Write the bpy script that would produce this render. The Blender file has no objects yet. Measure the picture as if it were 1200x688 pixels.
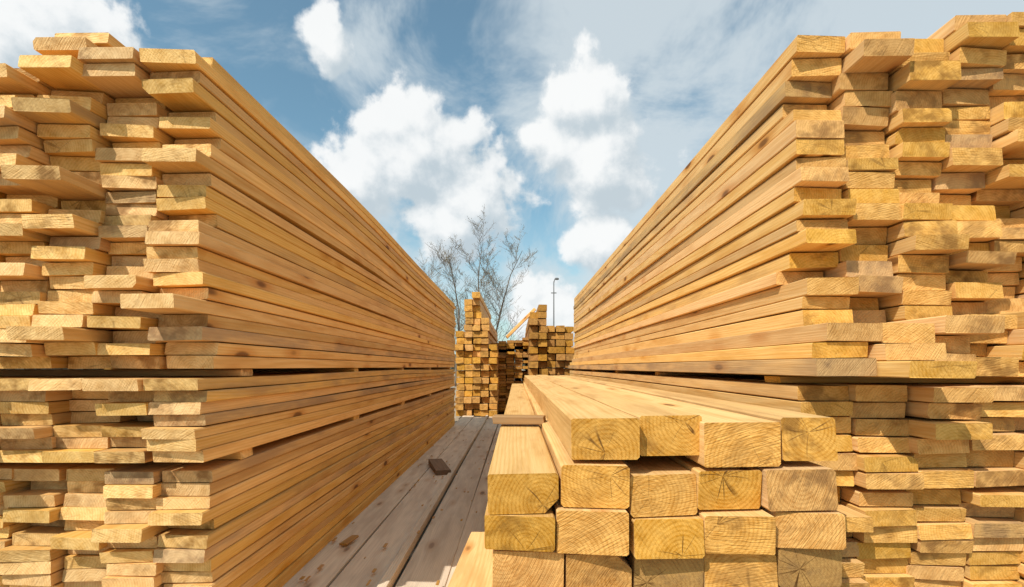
import bpy, math, random
from mathutils import Vector, Matrix
random.seed(11)
E = 0.92           # eye height above ground
F = 600.0
sc = bpy.context.scene
R = random.random
def U(a, b): return random.uniform(a, b)
def G(s): return max(-2.2*s, min(2.2*s, random.gauss(0, s)))
col = sc.collection

# ------------------------------------------------------------ node helpers
class NT:
    def __init__(s, nt): s.nt = nt
    def n(s, t, **kw):
        nd = s.nt.nodes.new(t)
        for k, v in kw.items(): setattr(nd, k, v)
        return nd
    def set(s, sock, v):
        if isinstance(v, bpy.types.NodeSocket): s.nt.links.new(v, sock)
        elif v is not None: sock.default_value = v
    def m(s, op, a, b=None, c=None, clamp=False):
        nd = s.n('ShaderNodeMath', operation=op, use_clamp=clamp)
        s.set(nd.inputs[0], a)
        if b is not None: s.set(nd.inputs[1], b)
        if c is not None: s.set(nd.inputs[2], c)
        return nd.outputs[0]
    def vm(s, op, a, b=None):
        nd = s.n('ShaderNodeVectorMath', operation=op)
        s.set(nd.inputs[0], a)
        if b is not None: s.set(nd.inputs[1], b)
        return nd.outputs['Value'] if op in ('LENGTH', 'DOT_PRODUCT', 'DISTANCE') else nd.outputs[0]
    def noise(s, v, scale=1, detail=4, rough=.5, dist=0, out=0):
        nd = s.n('ShaderNodeTexNoise')
        s.set(nd.inputs['Vector'], v)
        nd.inputs['Scale'].default_value = scale
        nd.inputs['Detail'].default_value = detail
        nd.inputs['Roughness'].default_value = rough
        nd.inputs['Distortion'].default_value = dist
        return nd.outputs[out]
    def mix(s, f, a, b, bt='MIX'):
        nd = s.n('ShaderNodeMix', data_type='RGBA', blend_type=bt)
        s.set(nd.inputs[0], f); s.set(nd.inputs[6], a); s.set(nd.inputs[7], b)
        return nd.outputs[2]
    def ss(s, v, a, b, to0=0, to1=1):
        nd = s.n('ShaderNodeMapRange', interpolation_type='SMOOTHSTEP')
        s.set(nd.inputs[0], v)
        for i, q in enumerate((a, b, to0, to1)): s.set(nd.inputs[i+1], q)
        return nd.outputs[0]
    def sep(s, v):
        nd = s.n('ShaderNodeSeparateXYZ'); s.set(nd.inputs[0], v); return nd.outputs
    def comb(s, x, y, z):
        nd = s.n('ShaderNodeCombineXYZ')
        for i, q in enumerate((x, y, z)): s.set(nd.inputs[i], q)
        return nd.outputs[0]

def newmat(name):
    m = bpy.data.materials.new(name); m.use_nodes = True
    nt = NT(m.node_tree); b = m.node_tree.nodes['Principled BSDF']
    return m, nt, b

# ------------------------------------------------------------ wood (side grain + end grain materials)
def wood(name, light, dark, endc, enddark, weather=(0.34, 0.24, 0.145, 1), wamt=.7, ring=0.0075, dirt=0.0, crk=.5, stainc=(.27, .14, .045, 1), ringa=.30):
    out = []
    for kind in ('side', 'end'):
        m, N, b = newmat(name+'_'+kind)
        lc = N.n('ShaderNodeAttribute', attribute_name='lc').outputs['Vector']
        rn = N.n('ShaderNodeAttribute', attribute_name='rnd')
        rr = N.sep(rn.outputs['Vector'])
        w1 = N.noise(N.vm('MULTIPLY', lc, (5, 0.9, 5)), 1, 1, .5, 0, 1)
        w1 = N.vm('MULTIPLY', N.vm('SUBTRACT', w1, (.5, .5, .5)), (.045, 0, .045))
        p = N.vm('ADD', lc, w1)
        x, y, z = N.sep(p)
        r = N.vm('LENGTH', N.comb(x, 0.0, z))
        if kind == 'side':
            fib = N.noise(N.vm('MULTIPLY', lc, (170, 4.0, 170)), 1, 2, .7)
            s = N.m('MULTIPLY_ADD', N.m('SINE', N.m('MULTIPLY_ADD', r, 2*math.pi/ring, N.m('MULTIPLY', fib, 1.6))), .5, .5)
            s = N.m('POWER', s, 1.8)
            blot = N.noise(N.vm('MULTIPLY', lc, (14, 2.2, 14)), 1, 3, .6)
            fs = N.m('ADD', N.m('MULTIPLY', s, .45), N.m('MULTIPLY', N.m('SUBTRACT', fib, .38), 1.3), None, True)
            c = N.mix(fs, light, dark)
            c = N.mix(N.ss(blot, .45, .72, 0, .6), c, (dark[0]*.85, dark[1]*.78, dark[2]*.75, 1))
            vo = N.n('ShaderNodeTexVoronoi'); N.set(vo.inputs['Vector'], N.vm('MULTIPLY', p, (8, 2.6, 8)))
            vo.inputs['Scale'].default_value = 1
            kd = vo.outputs['Distance']
            ksel = N.ss(N.sep(vo.outputs['Color'])[0], .36, .42)
            k1 = N.m('MULTIPLY', N.ss(kd, .08, .15, 1, 0), ksel)
            k2 = N.m('MULTIPLY', N.ss(kd, .10, .34, .6, 0), ksel)
            c = N.mix(k2, c, (dark[0]*.8, dark[1]*.60, dark[2]*.45, 1))
            c = N.mix(N.m('MULTIPLY', k1, .85), c, (.14, .06, .02, 1))
            wf = N.m('MULTIPLY', N.m('MULTIPLY', N.ss(blot, .3, .7), N.ss(rr[2], .65, 1.0)), wamt, None, True)
            if dirt: wf = N.m('MAXIMUM', wf, N.m('MULTIPLY', N.ss(blot, .2, .65), dirt))
            c = N.mix(wf, c, weather)
            h = fib; bd = .0018
        else:
            s = N.m('POWER', N.m('MULTIPLY_ADD', N.m('SINE', N.m('MULTIPLY', r, 2*math.pi/ring)), .5, .5), 1.8)
            eb = N.noise(N.vm('MULTIPLY', lc, (26, 9, 30)), 1, 4, .72)
            es = N.m('ADD', N.m('MULTIPLY', s, ringa), N.m('MULTIPLY', N.m('SUBTRACT', eb, .41), 2.3), None, True)
            c = N.mix(es, endc, enddark)
            lx, ly, lz = N.sep(lc)
            sa = N.m('ADD', N.m('MULTIPLY', lz, 60.), N.m('MULTIPLY', N.m('MULTIPLY', lx, N.m('SUBTRACT', rr[1], .5)), 260.))
            saw = N.noise(N.comb(N.m('MULTIPLY', sa, 5.0), N.m('MULTIPLY', lx, 22.), ly), 1, 2, .6)
            c = N.mix(N.ss(saw, .5, .8, 0, .38), c, (enddark[0]*.7, enddark[1]*.62, enddark[2]*.55, 1))
            stain = N.noise(N.vm('ADD', N.vm('MULTIPLY', lc, (11, 3, 13)), (3.1, 7, 1)), 1, 3, .68)
            c = N.mix(N.m('MULTIPLY', N.ss(stain, .45, .66), N.ss(rr[2], .1, .95, .25, .9)), c, stainc)
            c = N.mix(N.ss(rr[2], .86, 1.0, 0, .45), c, weather)
            ang = N.m('ARCTAN2', lz, lx)
            rrad = N.vm('LENGTH', N.comb(lx, 0.0, lz))
            cn = N.noise(N.comb(N.m('MULTIPLY', ang, 1.1), N.m('MULTIPLY', rr[0], 37.), N.m('MULTIPLY', rrad, 2.)), 1, 1, .5)
            ca = N.m('ABSOLUTE', N.m('SUBTRACT', cn, .5))
            crack = N.m('MULTIPLY', N.m('SUBTRACT', 1.0, N.m('DIVIDE', ca, N.m('DIVIDE', .0007, N.m('ADD', rrad, .012))), None, True), N.ss(rrad, .07, .03))
            c = N.mix(N.m('MULTIPLY', crack, N.m('MULTIPLY', N.ss(rr[1], .3, .6), crk)), c, (.10, .045, .015, 1))
            h = N.m('ADD', N.m('MULTIPLY', eb, 1.2), saw); bd = .0035
        hs = N.n('ShaderNodeHueSaturation')
        N.set(hs.inputs['Hue'], N.m('MULTIPLY_ADD', rr[1], .006, .4945))
        N.set(hs.inputs['Saturation'], N.m('MULTIPLY_ADD', rr[1], .12, 1.01))
        N.set(hs.inputs['Value'], N.m('MULTIPLY_ADD', rr[0], .34, .81))
        N.set(hs.inputs['Color'], c)
        N.set(b.inputs['Base Color'], hs.outputs[0])
        b.inputs['Roughness'].default_value = .75
        b.inputs['Specular IOR Level'].default_value = .2
        bp = N.n('ShaderNodeBump'); bp.inputs['Strength'].default_value = .9
        bp.inputs['Distance'].default_value = bd
        N.set(bp.inputs['Height'], h)
        N.set(b.inputs['Normal'], bp.outputs[0])
        out.append(m)
    return out

M_left = wood('pine_boards', (.76, .485, .20, 1), (.62, .345, .105, 1), (.82, .56, .26, 1), (.57, .325, .11, 1))
M_right = wood('pine_boards_golden', (.77, .515, .24, 1), (.63, .365, .13, 1), (.74, .45, .165, 1), (.49, .25, .065, 1))
M_beam = wood('pine_beams', (.74, .50, .24, 1), (.58, .355, .14, 1), (.71, .415, .14, 1), (.45, .215, .052, 1), ring=.009, crk=1.0, ringa=.42)
M_walk = wood('weathered_planks', (.70, .585, .44, 1), (.54, .435, .32, 1), (.34, .25, .16, 1), (.22, .15, .09, 1), weather=(.40, .33, .25, 1), wamt=.5, dirt=.45)
M_old = wood('aged_timber', (.54, .31, .115, 1), (.35, .18, .055, 1), (.54, .30, .095, 1), (.29, .14, .04, 1), dirt=.2)
M_dark = wood('dark_offcut', (.24, .16, .10, 1), (.15, .10, .065, 1), (.2, .13, .08, 1), (.12, .08, .05, 1))

# ------------------------------------------------------------ board mesh builder
class Mesh:
    def __init__(s): s.v = []; s.f = []; s.lc = []; s.rn = []; s.en = []
    def board(s, cx, cz, w, h, y0, y1, nseg=8, rot=0.0, off=None, ch=.002, pith=None, rnd=None, wane=.06, yaw=0.0, endj=.006):
        n0 = len(s.v)
        if rnd is None: rnd = (R(), R(), R())
        if pith is None: pith = (U(-.09, .09), U(-.11, .03))
        yo = U(-50, 50)
        c = [ch*U(.6, 1.8) for _ in range(4)]
        if R() < wane: c[random.randrange(4)] = min(w, h)*U(.2, .45)
        a, b = w/2, h/2
        P = [(-a+c[0], -b), (a-c[1], -b), (a, -b+c[1]), (a, b-c[2]), (a-c[2], b), (-a+c[3], b), (-a, b-c[3]), (-a, -b+c[0])]
        e0 = (U(-endj, endj), U(-endj, endj)); e1 = (U(-endj, endj), U(-endj, endj))
        tw = G(.006)
        for i in range(nseg+1):
            t = i/nseg
            y = y0+(y1-y0)*t
            ox, oz = off(t, y) if off else (0, 0)
            r2 = rot+tw*t; cr, sr = math.cos(r2), math.sin(r2)
            for (px, pz) in P:
                yy = y
                if i == 0: yy += e0[0]*px/a+e0[1]*pz/b*.6 + U(-.0008, .0008)
                if i == nseg: yy += e1[0]*px/a+e1[1]*pz/b*.6
                qx = px*cr-pz*sr; qz = px*sr+pz*cr
                s.v.append((cx+ox+qx, yy, cz+oz+qz)); s.lc.append((px-pith[0], yy+yo, pz-pith[1])); s.rn.append(rnd)
        s.f.append([n0+j for j in range(8)]); s.en.append(1)
        for i in range(nseg):
            A = n0+i*8; B = A+8
            for j in range(8):
                k = (j+1) % 8
                s.f.append([A+j, B+j, B+k, A+k]); s.en.append(0)
        A = n0+nseg*8
        s.f.append([A+7-j for j in range(8)]); s.en.append(1)
    def crossboard(s, x0, x1, cy, cz, w, h):
        n0 = len(s.v); m = Mesh(); m.board(0, 0, w, h, x0, x1, 2, wane=0)
        for (X, Y, Z) in m.v: s.v.append((Y, cy-X, cz+Z))
        s.lc += m.lc; s.rn += m.rn; s.en += m.en
        s.f += [[n0+i for i in f] for f in m.f]
    def make(s, name, mat):
        me = bpy.data.meshes.new(name)
        me.from_pydata(s.v, [], s.f); me.update()
        a = me.attributes.new('lc', 'FLOAT_VECTOR', 'POINT'); a.data.foreach_set('vector', [q for v in s.lc for q in v])
        a = me.attributes.new('rnd', 'FLOAT_VECTOR', 'POINT'); a.data.foreach_set('vector', [q for v in s.rn for q in v])
        me.materials.append(mat[0]); me.materials.append(mat[1])
        me.polygons.foreach_set('material_index', s.en)
        o = bpy.data.objects.new(name, me); col.objects.link(o)
        return o

def wob(ax, az):
    p = [U(0, 6.28) for _ in range(4)]; k = [U(.6, 1.6), U(1.5, 3)]
    x1, x2, z1 = G(ax), G(ax*.5), G(az)
    return lambda t: (x1*math.sin(k[0]*t*3.14+p[0])+x2*math.sin(k[1]*t*3.14+p[1]), z1*math.sin(k[1]*t*3.14+p[2]))

def pack(M, xe, sgn, ncol, z0, z1, th, w, yf, length, lifts=(), ysd=.025, front=None, edge=None, pout=.12, rag=0, rotsd=.010, colgap=.004, xj=.004, hv=.06, gap=(.90, .975)):
    n = max(1, int(round((z1-z0)/(th*1.04))))
    for c in range(ncol):
        nn = n + (0 if c < 1 else random.choice((0, 0, 0, -1, 1)) if n > 8 else 0)
        hs = [U(1-hv, 1+hv) for _ in range(nn)]
        S = sum(hs); z = z0
        cyf = G(ysd*.6)
        for i in range(nn):
            pit = hs[i]/S*(z1-z0); zc = z+pit/2; z += pit
            if rag and i >= nn-rag and R() < .35 and c > 0: continue
            tt = pit*U(*gap)
            ww = w*U(.965, 1.0)
            yo = G(ysd)+cyf
            if R() < pout: yo += random.choice((-1, 1))*ysd*U(1.5, 3)
            if front: yo += front(zc, c)
            xo = edge(zc) if edge else 0
            cx = xe+sgn*(w/2+c*(w+colgap)) + xo + G(xj)
            wb = wob(.003, .0008)
            def off(t, y, zc=zc, wb=wb):
                dx, dz = wb(t)
                for (zt, amp, t0, t1) in lifts:
                    if zc > zt and t0 < t < t1:
                        dz += amp*math.sin(math.pi*(t-t0)/(t1-t0))
                return dx, dz
            M.board(cx, zc, ww, tt, yf+yo, yf+length+G(.03), 10 if c < 2 else 5, G(rotsd), off)

# ------------------------------------------------------------ LEFT STACK
L = Mesh()
XL = -.895
pack(L, XL-.005, -1, 9, .05, E-.305, .036, .150, 1.50, 6.0, [(.30, .010, .0, .5)], ysd=.018, pout=.16)
pack(L, XL, -1, 9, E-.275, E-.032, .033, .150, 1.47, 6.0, [(E-.15, .010, .1, .7)], ysd=.026, pout=.16)
pack(L, XL+.005, -1, 9, E-.006, E+.915, .0365, .150, 1.46, 6.0,
     [(E+.58, .018, .0, .45), (E+.33, .008, .05, .6), (E+.75, .007, .2, .9)], ysd=.027, rag=2, rotsd=.015, pout=.16,
     front=lambda z, c: (.02 if z < E+.25 else 0)+(-.03 if z > E+.80 else 0)+.02*math.sin(z*9+c))
for yy in (1.72, 2.9, 4.1, 5.4, 7.0):
    L.crossboard(XL-1.40, XL-.01, yy, E-.29, .09, .026)
    L.crossboard(XL-1.40, XL-.01, yy, E-.019, .09, .022)
for yy in (1.75, 3.4, 5.2, 7.1): L.crossboard(XL-1.45, XL-.02, yy, .026, .12, .05)
L.board(-1.24, E+.938, .15, .034, 1.46, 7.2, 6, .03)
L.make('lumber_stack', M_left)

# ------------------------------------------------------------ RIGHT STACK
Rt = Mesh()
XR = .85
TR = .955
def fr(z, c):
    d = 0
    if z > E-.03 and z < E+.16 and c < 2: d = -.30+ (z-E)*1.3
    elif z > E-.03 and z < E+.16: d = -.12
    d += .022*math.sin(z*11+c*1.7)
    return d
def ed(z):
    return -.085*max(0, 1-(z-E)/.15) if z < E+.15 else 0
pack(Rt, .78, 1, 9, .05, E-.34, .044, .148, 1.40, 6.1, ysd=.028, rotsd=.012, xj=.004, hv=.10, gap=(.86, .96), pout=.16)
pack(Rt, .775, 1, 9, E-.325, E-.05, .042, .148, 1.38, 6.1, ysd=.026, rotsd=.012, xj=.004, hv=.10, gap=(.86, .96), pout=.16)
pack(Rt, XR, 1, 9, E-.028, E+TR, .0475, .152, 1.57, 6.0, [(E+.25, .006, .1, .8), (E+.75, .006, 0, .6)], ysd=.030, front=fr, edge=ed, pout=.2, rotsd=.014, xj=.004, hv=.22, gap=(.86, .97))
for i in range(8):
    Rt.board(XR+.078+i*.156, E+TR+.028+random.choice((0, 0, .004)), .150, .048, 1.53+G(.025), 7.55, 8, G(.012))
for i in (3, 4, 6): Rt.board(XR+.078+i*.156, E+TR+.028+.053, .150, .044, 1.55+G(.02), 7.5, 8, G(.012))
for yy in (1.6, 2.9, 4.1, 5.4, 7.0):
    Rt.crossboard(.80, 2.2, yy, E-.039, .09, .020)
for yy in (1.75, 3.4, 5.2, 7.1): Rt.crossboard(.80, 2.2, yy, .026, .12, .05)
Rt.make('lumber_stack', M_right)

# ------------------------------------------------------------ BEAM PILE
B = Mesh()
def beam(x0, x1, zt, zb, d, rear=7.1, rnd=None, mesh=B, rot=0.):
    w = x1-x0; h = zt-zb
    wb = wob(.004, .001)
    mesh.board((x0+x1)/2, E+(zt+zb)/2, w, h, d, rear+G(.05), 8, rot+G(.008), lambda t, y: wb(t), ch=.0035,
               pith=(U(-.4, .4)*w, U(-.5, .45)*h), rnd=rnd or (U(.2, .95), R(), R()*.85), wane=.15, endj=.010)
for (a, b_, yt, yb, d) in [(.118, .266, 491, 540, 1.125), (.272, .412, 487, 534, 1.15), (.418, .594, 495, 547, 1.13), (.600, .722, 490, 540, 1.15)]:
    beam(a, b_, -(yt-430)/F*d, -(yb-430)/F*d, d)
rows = [([(-33, 50), (52, 131), (133, 214), (216, 292), (294, 376)], [555, 545, 558, 553, 551], [602, 595, 606, 600, 598]),
        ([(-37, 45), (47, 129), (138, 220), (223, 302), (304, 380)], [604, 597, 608, 603, 600], [645, 647, 652, 648, 641]),
        ([(-27, 57), (60, 138), (140, 222), (225, 306), (308, 384)], [648, 650, 655, 650, 643], [696, 697, 701, 697, 690])]
for (xs, yt, yb) in rows:
    for i in range(5):
        d = 1.12+U(-.018, .018)
        a, b_ = xs[i][0]/F*1.12, xs[i][1]/F*1.12
        beam(a, b_, -(yt[i]-430)/F*1.12, -(yb[i]-430)/F*1.12, d, rnd=(.0, .8, 1.) if (yt[i] in (655, 643)) else None)
z = -.512
while z > -.80:
    for i in range(5):
        a = -.055+i*.155+G(.004); beam(a, a+.149, z, z-.090, 1.12+G(.015))
    z -= .094
for yy in (1.5, 3.5, 5.5): B.crossboard(-.05, .72, yy, .02, .12, .04)
B.make('timber_beam_pile', M_beam)

s = Mesh(); s.board(0, 0, .075, .030, -.10, .10, 2, ch=.002, rnd=(.0, .4, 1.))
o = s.make('wooden_block', M_old); o.location = (.012, 2.02, E-.224+.017); o.rotation_euler = (0, 0, math.radians(84))
s = Mesh(); s.board(0, 0, .12, .04, -.26, .26, 2, ch=.003, rnd=(.5, .4, .5))
o = s.make('wooden_block', M_dark); o.location = (-.64, 4.25, .085+.008); o.rotation_euler = (0, 0, math.radians(16))
s = Mesh(); s.board(0, 0, .035, .012, -.05, .05, 1, rnd=(.2, .4, .6))
o = s.make('wood_chip', M_old); o.location = (-.80, 2.45, .09); o.rotation_euler = (.05, 0, math.radians(-15))
s = Mesh(); s.board(0, 0, .16, .10, -.9, .9, 3, ch=.004, rnd=(.95, .4, .1))  # pale board added to stand in for the sunlit patch beside the beams
o = s.make('sunlit_patch_board', M_beam); o.location = (-.175, 1.44, .06+.055); o.rotation_euler = (0, 0, math.radians(-3))
# sawdust crumbs and splinters scattered on the walkway: one object
s = Mesh()
for _ in range(90):
    s.board(U(-.88, -.12), .088+U(0, .002), U(.004, .014), .003, 0, U(.01, .05), 1, U(-.1, .1), ch=.0004, wane=0, endj=.001)
    k = U(1.6, 7); n = 16
    for q in range(len(s.v)-n, len(s.v)): s.v[q] = (s.v[q][0], s.v[q][1]+k, s.v[q][2])
s.make('wood_splinters', M_old)

# ------------------------------------------------------------ WALKWAY of planks
W = Mesh()
zt = .06
x = -.93
for (w, dz, y1) in [(.20, .012, 8.9), (.20, .012, 8.7), (.045, .03, 8.8), (.205, -.004, 9.0), (.23, -.008, 8.8)]:
    W.board(x+w/2, zt+dz-.022, w-.008, .045, .3, y1, 14, G(.004), (lambda wb: (lambda t, y: wb(t)))(wob(.006, .002)), rnd=(U(.3, .9), U(.2, .8), R()*.8))
    x += w
for yy in (.8, 2.5, 4.5, 6.5, 8.3): W.crossboard(-.95, -.08, yy, .0, .10, .03)
W.make('plank_walkway', M_walk)

# ------------------------------------------------------------ FAR PILES
def farpile(name, x0, tops, d, w, h, mat, length=4.0, jit=.05, holes=.0):
    m = Mesh()
    for i, tp in enumerate(tops):
        z = .05; top = E+tp
        while z < top:
            hh = h*U(.95, 1.02)
            if R() > holes:
                m.board(x0+w*(i+.5)+G(.008), z+hh/2, w*.95, hh*.90, d+G(jit), d+length, 2, G(.018), ch=.004, rnd=(R(), R(), R()*.9))
            z += hh*1.02
    return m.make(name, mat)
farpile('squared_timber_pile', -1.06, [.62, 1.18, 1.22, .78, .40], 9.0, .145, .115, M_beam)
farpile('lumber_stack', -.50, [.44, .48, .47, .50, .52, .46], 9.7, .155, .055, M_old, jit=.07, holes=.08)
farpile('squared_timber_pile', .22, [.92, 1.02, .64, .62, .58, .3], 8.6, .150, .12, M_old, jit=.08)
farpile('squared_timber_pile', -3.9, [.5, .6, .9, .8, .6], 12.5, .15, .12, M_beam)
farpile('lumber_stack', 2.6, [.7]*8, 11.5, .15, .05, M_old)
s = Mesh(); s.board(0, 0, .15, .05, -.35, .35, 2, rnd=(1, .2, .2))
o = s.make('leaning_board', M_left); o.location = (.08, 8.9, E+.76); o.rotation_euler = (math.radians(45), 0, math.radians(-90))

# ------------------------------------------------------------ GROUND
m, N, b = newmat('sandy_ground')
tc = N.n('ShaderNodeTexCoord').outputs['Object']
n1 = N.noise(tc, .6, 4, .6); n2 = N.noise(tc, 14, 4, .7)
c = N.mix(N.ss(n1, .35, .65), (.36, .285, .20, 1), (.26, .21, .145, 1))
c = N.mix(N.ss(n2, .4, .7, 0, .5), c, (.42, .34, .24, 1))
N.set(b.inputs['Base Color'], c); b.inputs['Roughness'].default_value = .95
bp = N.n('ShaderNodeBump'); bp.inputs['Distance'].default_value = .02; N.set(bp.inputs['Height'], n2); N.set(b.inputs['Normal'], bp.outputs[0])
me = bpy.data.meshes.new('ground')
S = 600; me.from_pydata([(-S, -S, 0), (S, -S, 0), (S, S, 0), (-S, S, 0)], [], [(0, 1, 2, 3)]); me.materials.append(m)
col.objects.link(bpy.data.objects.new('ground', me))

# ------------------------------------------------------------ TREES
mb, N, b = newmat('birch_bark')
tc = N.n('ShaderNodeTexCoord').outputs['Object']
nn = N.noise(N.vm('MULTIPLY', tc, (6, 6, 2)), 1, 2, .6)
N.set(b.inputs['Base Color'], N.mix(N.ss(nn, .4, .6), (.20, .16, .12, 1), (.08, .06, .045, 1))); b.inputs['Roughness'].default_value = .9
ml, N, b = newmat('spring_buds')
N.set(b.inputs['Base Color'], N.mix(N.noise(N.n('ShaderNodeTexCoord').outputs['Object'], 1.5, 1), (.12, .11, .04, 1), (.16, .13, .05, 1))); b.inputs['Roughness'].default_value = .8

def tube(v, f, fm, pts, rad, k=4):
    n0 = len(v)
    for i, p in enumerate(pts):
        d = (pts[min(i+1, len(pts)-1)]-pts[max(i-1, 0)]).normalized()
        a = d.cross(Vector((0, 1, .01))).normalized() if abs(d.y) < .95 else d.cross(Vector((1, 0, 0))).normalized()
        b2 = d.cross(a)
        for j in range(k):
            t = 6.283*j/k
            v.append(tuple(p+(a*math.cos(t)+b2*math.sin(t))*rad[i]))
    for i in range(len(pts)-1):
        for j in range(k):
            q = (j+1) % k
            f.append((n0+i*k+j, n0+i*k+q, n0+(i+1)*k+q, n0+(i+1)*k+j)); fm.append(0)
def branch(v, f, fm, p, d, ln, r, lev):
    n = 5 if lev < 2 else 3
    pts = [p.copy()]; rad = [r]
    q = p.copy(); dd = d.copy()
    kids = []
    for i in range(n):
        dd = (dd+Vector((G(.12), G(.12), G(.08)+(.06 if lev > 0 else .02)))).normalized()
        q = q+dd*ln/n; pts.append(q.copy()); rr = r*(1-.82*(i+1)/n); rad.append(max(rr, .005))
        if lev < 3 and (i > 0 or lev > 0):
            for _ in range(4 if lev == 0 else (2 if R() < .8 else 1)):
                kids.append((q.copy()-dd*U(0, ln/n), dd.copy(), rr, 1-(i+1)/n))
    tube(v, f, fm, pts, rad, 5 if lev == 0 else 3)
    for (kp, kd, kr, rem) in kids:
        a = U(0, 6.283); side = Vector((math.cos(a), math.sin(a), 0))
        nd = (kd*U(.6, 1.0)+side*U(.45, .85)).normalized()
        branch(v, f, fm, kp, nd, ln*(U(.30, .48) if lev == 0 else U(.38, .6))*(.6+.5*rem), max(kr*.5, .006), lev+1)
    if lev >= 2:
        for _ in range(2):
            c = random.choice(pts)+Vector((G(.05), G(.05), G(.05))); s_ = U(.012, .028)
            n0 = len(v)
            e1 = Vector((G(1), G(1), G(1))).normalized()*s_; e2 = e1.cross(Vector((G(1), G(1), G(1)))).normalized()*s_
            v += [tuple(c-e1), tuple(c-e2*.6), tuple(c+e1), tuple(c+e2*.6)]
            f.append((n0, n0+1, n0+2, n0+3)); fm.append(1)
def tree(x, y, h, name='bare_birch_tree', r=.07):
    v, f, fm = [], [], []
    branch(v, f, fm, Vector((0, 0, -.05)), Vector((G(.04), G(.04), 1)).normalized(), h, r, 0)
    me = bpy.data.meshes.new(name); me.from_pydata(v, [], f); me.materials.append(mb); me.materials.append(ml)
    me.polygons.foreach_set('material_index', fm); me.update()
    o = bpy.data.objects.new(name, me); col.objects.link(o); o.location = (x, y, 0)
for (px, d, top) in [(534, 24, 300), (558, 25, 290), (584, 26, 288), (480, 30, 300), (440, 28, 310)]:
    tree((px-605)/F*d, d, E+(430-top)/F*d)

v, f = [], []
for i in range(9000):
    X = U(-140, 140)
    hgt = 3.2+1.6*math.sin(X*.13)+1.2*math.sin(X*.41+1)+.8*math.sin(X*1.3)
    Z = hgt*(R()**.8); Y = 120+U(-4, 4)+8*math.sin(X*.03)
    s_ = U(.25, .7); e1 = Vector((G(1), G(.6), G(1))).normalized()*s_; e2 = e1.cross(Vector((G(.4), 1, G(.4)))).normalized()*s_
    c = Vector((X, Y, Z)); n0 = len(v)
    v += [tuple(c-e1), tuple(c-e2), tuple(c+e1), tuple(c+e2)]; f.append((n0, n0+1, n0+2, n0+3))
me = bpy.data.meshes.new('distant_treeline'); me.from_pydata(v, [], f)
mt, N, b = newmat('treeline_foliage')
N.set(b.inputs['Base Color'], N.mix(N.noise(N.n('ShaderNodeTexCoord').outputs['Object'], .3, 1), (.05, .06, .035, 1), (.11, .10, .07, 1))); b.inputs['Roughness'].default_value = .9
me.materials.append(mt); col.objects.link(bpy.data.objects.new('distant_treeline', me))

# lamp post
v, f, fm = [], [], []
tube(v, f, fm, [Vector((0, 0, 0)), Vector((0, 0, 2.5)), Vector((0, 0, 6.0))], [.06, .045, .03], 8)
tube(v, f, fm, [Vector((0, 0, 5.9)), Vector((.05, 0, 6.1)), Vector((.2, 0, 6.14))], [.03, .03, .025], 6)
tube(v, f, fm, [Vector((.06, 0, 6.14)), Vector((.12, 0, 6.15)), Vector((.28, 0, 6.15)), Vector((.34, 0, 6.14))], [.03, .07, .07, .03], 6)
tube(v, f, fm, [Vector((-.18, 0, 5.3)), Vector((.18, 0, 5.3))], [.03, .03], 6)
me = bpy.data.meshes.new('street_lamp'); me.from_pydata(v, [], f)
mg, N, b = newmat('galvanised_metal')
N.set(b.inputs['Base Color'], N.mix(N.noise(N.n('ShaderNodeTexCoord').outputs['Object'], 8, 1), (.10, .10, .10, 1), (.18, .18, .18, 1))); b.inputs['Roughness'].default_value = .6; b.inputs['Metallic'].default_value = .4
me.materials.append(mg); o = bpy.data.objects.new('street_lamp', me); col.objects.link(o); o.location = ((649-605)/F*34, 34, 0)
o.scale = (1, 1, 1.1)

# ------------------------------------------------------------ SUN + SKY
AZ, EL = math.radians(38), math.radians(48)
d = Vector((math.sin(AZ)*math.cos(EL), math.cos(AZ)*math.cos(EL), -math.sin(EL)))
ld = bpy.data.lights.new('sun', 'SUN'); ld.energy = 5.0; ld.angle = math.radians(.5); ld.color = (1, .945, .855)
lo = bpy.data.objects.new('sun', ld); col.objects.link(lo); lo.rotation_euler = d.to_track_quat('-Z', 'Y').to_euler(); lo.location = (-5, -5, 10)

w = bpy.data.worlds.new('World'); sc.world = w; w.use_nodes = True
N = NT(w.node_tree); bg = w.node_tree.nodes['Background']
sky = N.n('ShaderNodeTexSky', sky_type='NISHITA', sun_disc=False, sun_elevation=EL, sun_rotation=math.radians(218))
sky.air_density = 1.0; sky.dust_density = 1.0; sky.ozone_density = 1.5
gen = N.n('ShaderNodeTexCoord').outputs['Generated']
dx, dy, dz = N.sep(N.vm('NORMALIZE', gen))
az = N.m('ARCTAN2', dx, dy); el = N.m('ARCSINE', dz)
P0 = N.comb(az, el, 0.0)
def pd(px, py):
    a = math.atan2(px-605, F); e = math.atan2(430-py, math.hypot(px-605, F)); return a, e
blobs = [(485, 175, .155), (425, 205, .11), (550, 240, .115), (478, 145, .09), (520, 270, .11), (690, 110, .10), (710, 185, .14), (650, 165, .07), (700, 290, .09), (650, 375, .12), (20, 15, .14), (385, 40, .06)]
g = bpy.data.node_groups.new('cloud_field', 'ShaderNodeTree')
g.interface.new_socket('P', in_out='INPUT', socket_type='NodeSocketVector')
g.interface.new_socket('D', in_out='OUTPUT', socket_type='NodeSocketFloat')
GN = NT(g); gi = GN.n('NodeGroupInput'); go = GN.n('NodeGroupOutput')
Pin = gi.outputs[0]; acc = None
wn = GN.noise(Pin, 6.0, 2, .5, 0, 1)
P = GN.vm('ADD', Pin, GN.vm('MULTIPLY', GN.vm('SUBTRACT', wn, (.5, .5, .5)), (.13, .10, 0)))
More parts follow.
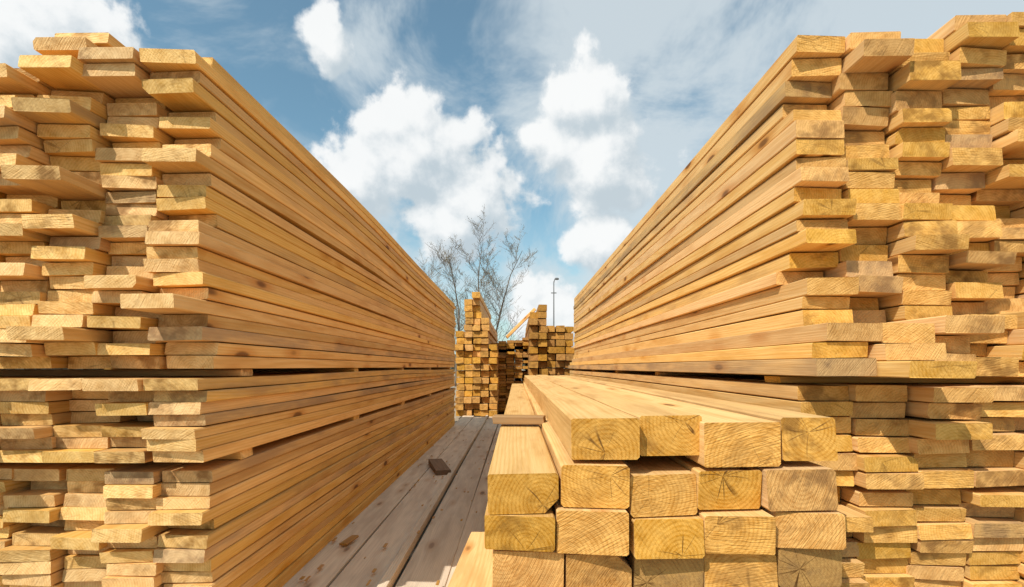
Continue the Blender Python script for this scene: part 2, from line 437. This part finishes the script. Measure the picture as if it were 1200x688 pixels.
for (px, py, r) in blobs:
    a, e = pd(px, py)
    q = GN.vm('MULTIPLY', GN.vm('SUBTRACT', P, (a, e, 0)), (1/r, 1.25/r, 0))
    v_ = GN.m('SUBTRACT', 1.0, GN.vm('LENGTH', q))
    acc = v_ if acc is None else GN.m('SMOOTH_MAX', acc, v_, .2)
fb = GN.noise(Pin, 9.0, 6, .57, .1)
D = GN.m('ADD', GN.m('MAXIMUM', acc, -.8), GN.m('MULTIPLY', GN.m('SUBTRACT', fb, .5), 2.2))
GN.set(go.inputs[0], D)
def fld(v_):
    nd = N.n('ShaderNodeGroup'); nd.node_tree = g; N.set(nd.inputs[0], v_); return nd.outputs[0]
D0 = fld(P0); D1 = fld(N.vm('ADD', P0, (-.020, .032, 0)))
mask = N.ss(D0, -.04, .28)
lit = N.ss(N.m('SUBTRACT', D0, D1), -.46, .40)
ccol = N.mix(lit, (.55, .635, .69, 1), (.97, .98, .975, 1))
th = N.noise(N.vm('ADD', N.vm('MULTIPLY', P0, (2.4, 4.0, 1)), (4.3, 1.2, 0)), 1, 6, .62, .5)
bias = N.ss(az, -.45, .45, -.02, .155)
thm = N.ss(N.m('ADD', th, bias), .41, .65, .06, .84)
hz = N.ss(el, .0, .40, .55, .0)
thm = N.m('MAXIMUM', thm, hz)
skc = N.vm('MULTIPLY', sky.outputs[0], (.118, .160, .142))
base = N.mix(thm, skc, (.67, .745, .785, 1))
fin = N.mix(N.m('MULTIPLY', mask, .95), base, ccol)
N.set(bg.inputs[0], fin); bg.inputs[1].default_value = 1.0
w.cycles.sampling_method = 'MANUAL'; w.cycles.sample_map_resolution = 256

# ------------------------------------------------------------ CAMERA
cd = bpy.data.cameras.new('camera'); cd.lens = 18; cd.sensor_width = 36; cd.sensor_fit = 'HORIZONTAL'
cd.shift_x = -5/1200; cd.shift_y = 86/1200; cd.clip_start = .05; cd.clip_end = 2000
co = bpy.data.objects.new('camera', cd); col.objects.link(co); co.location = (0, 0, E); co.rotation_euler = (math.radians(90), 0, 0)
sc.camera = co
sc.view_settings.view_transform = 'Standard'; sc.view_settings.look = 'None'; sc.view_settings.exposure = 0
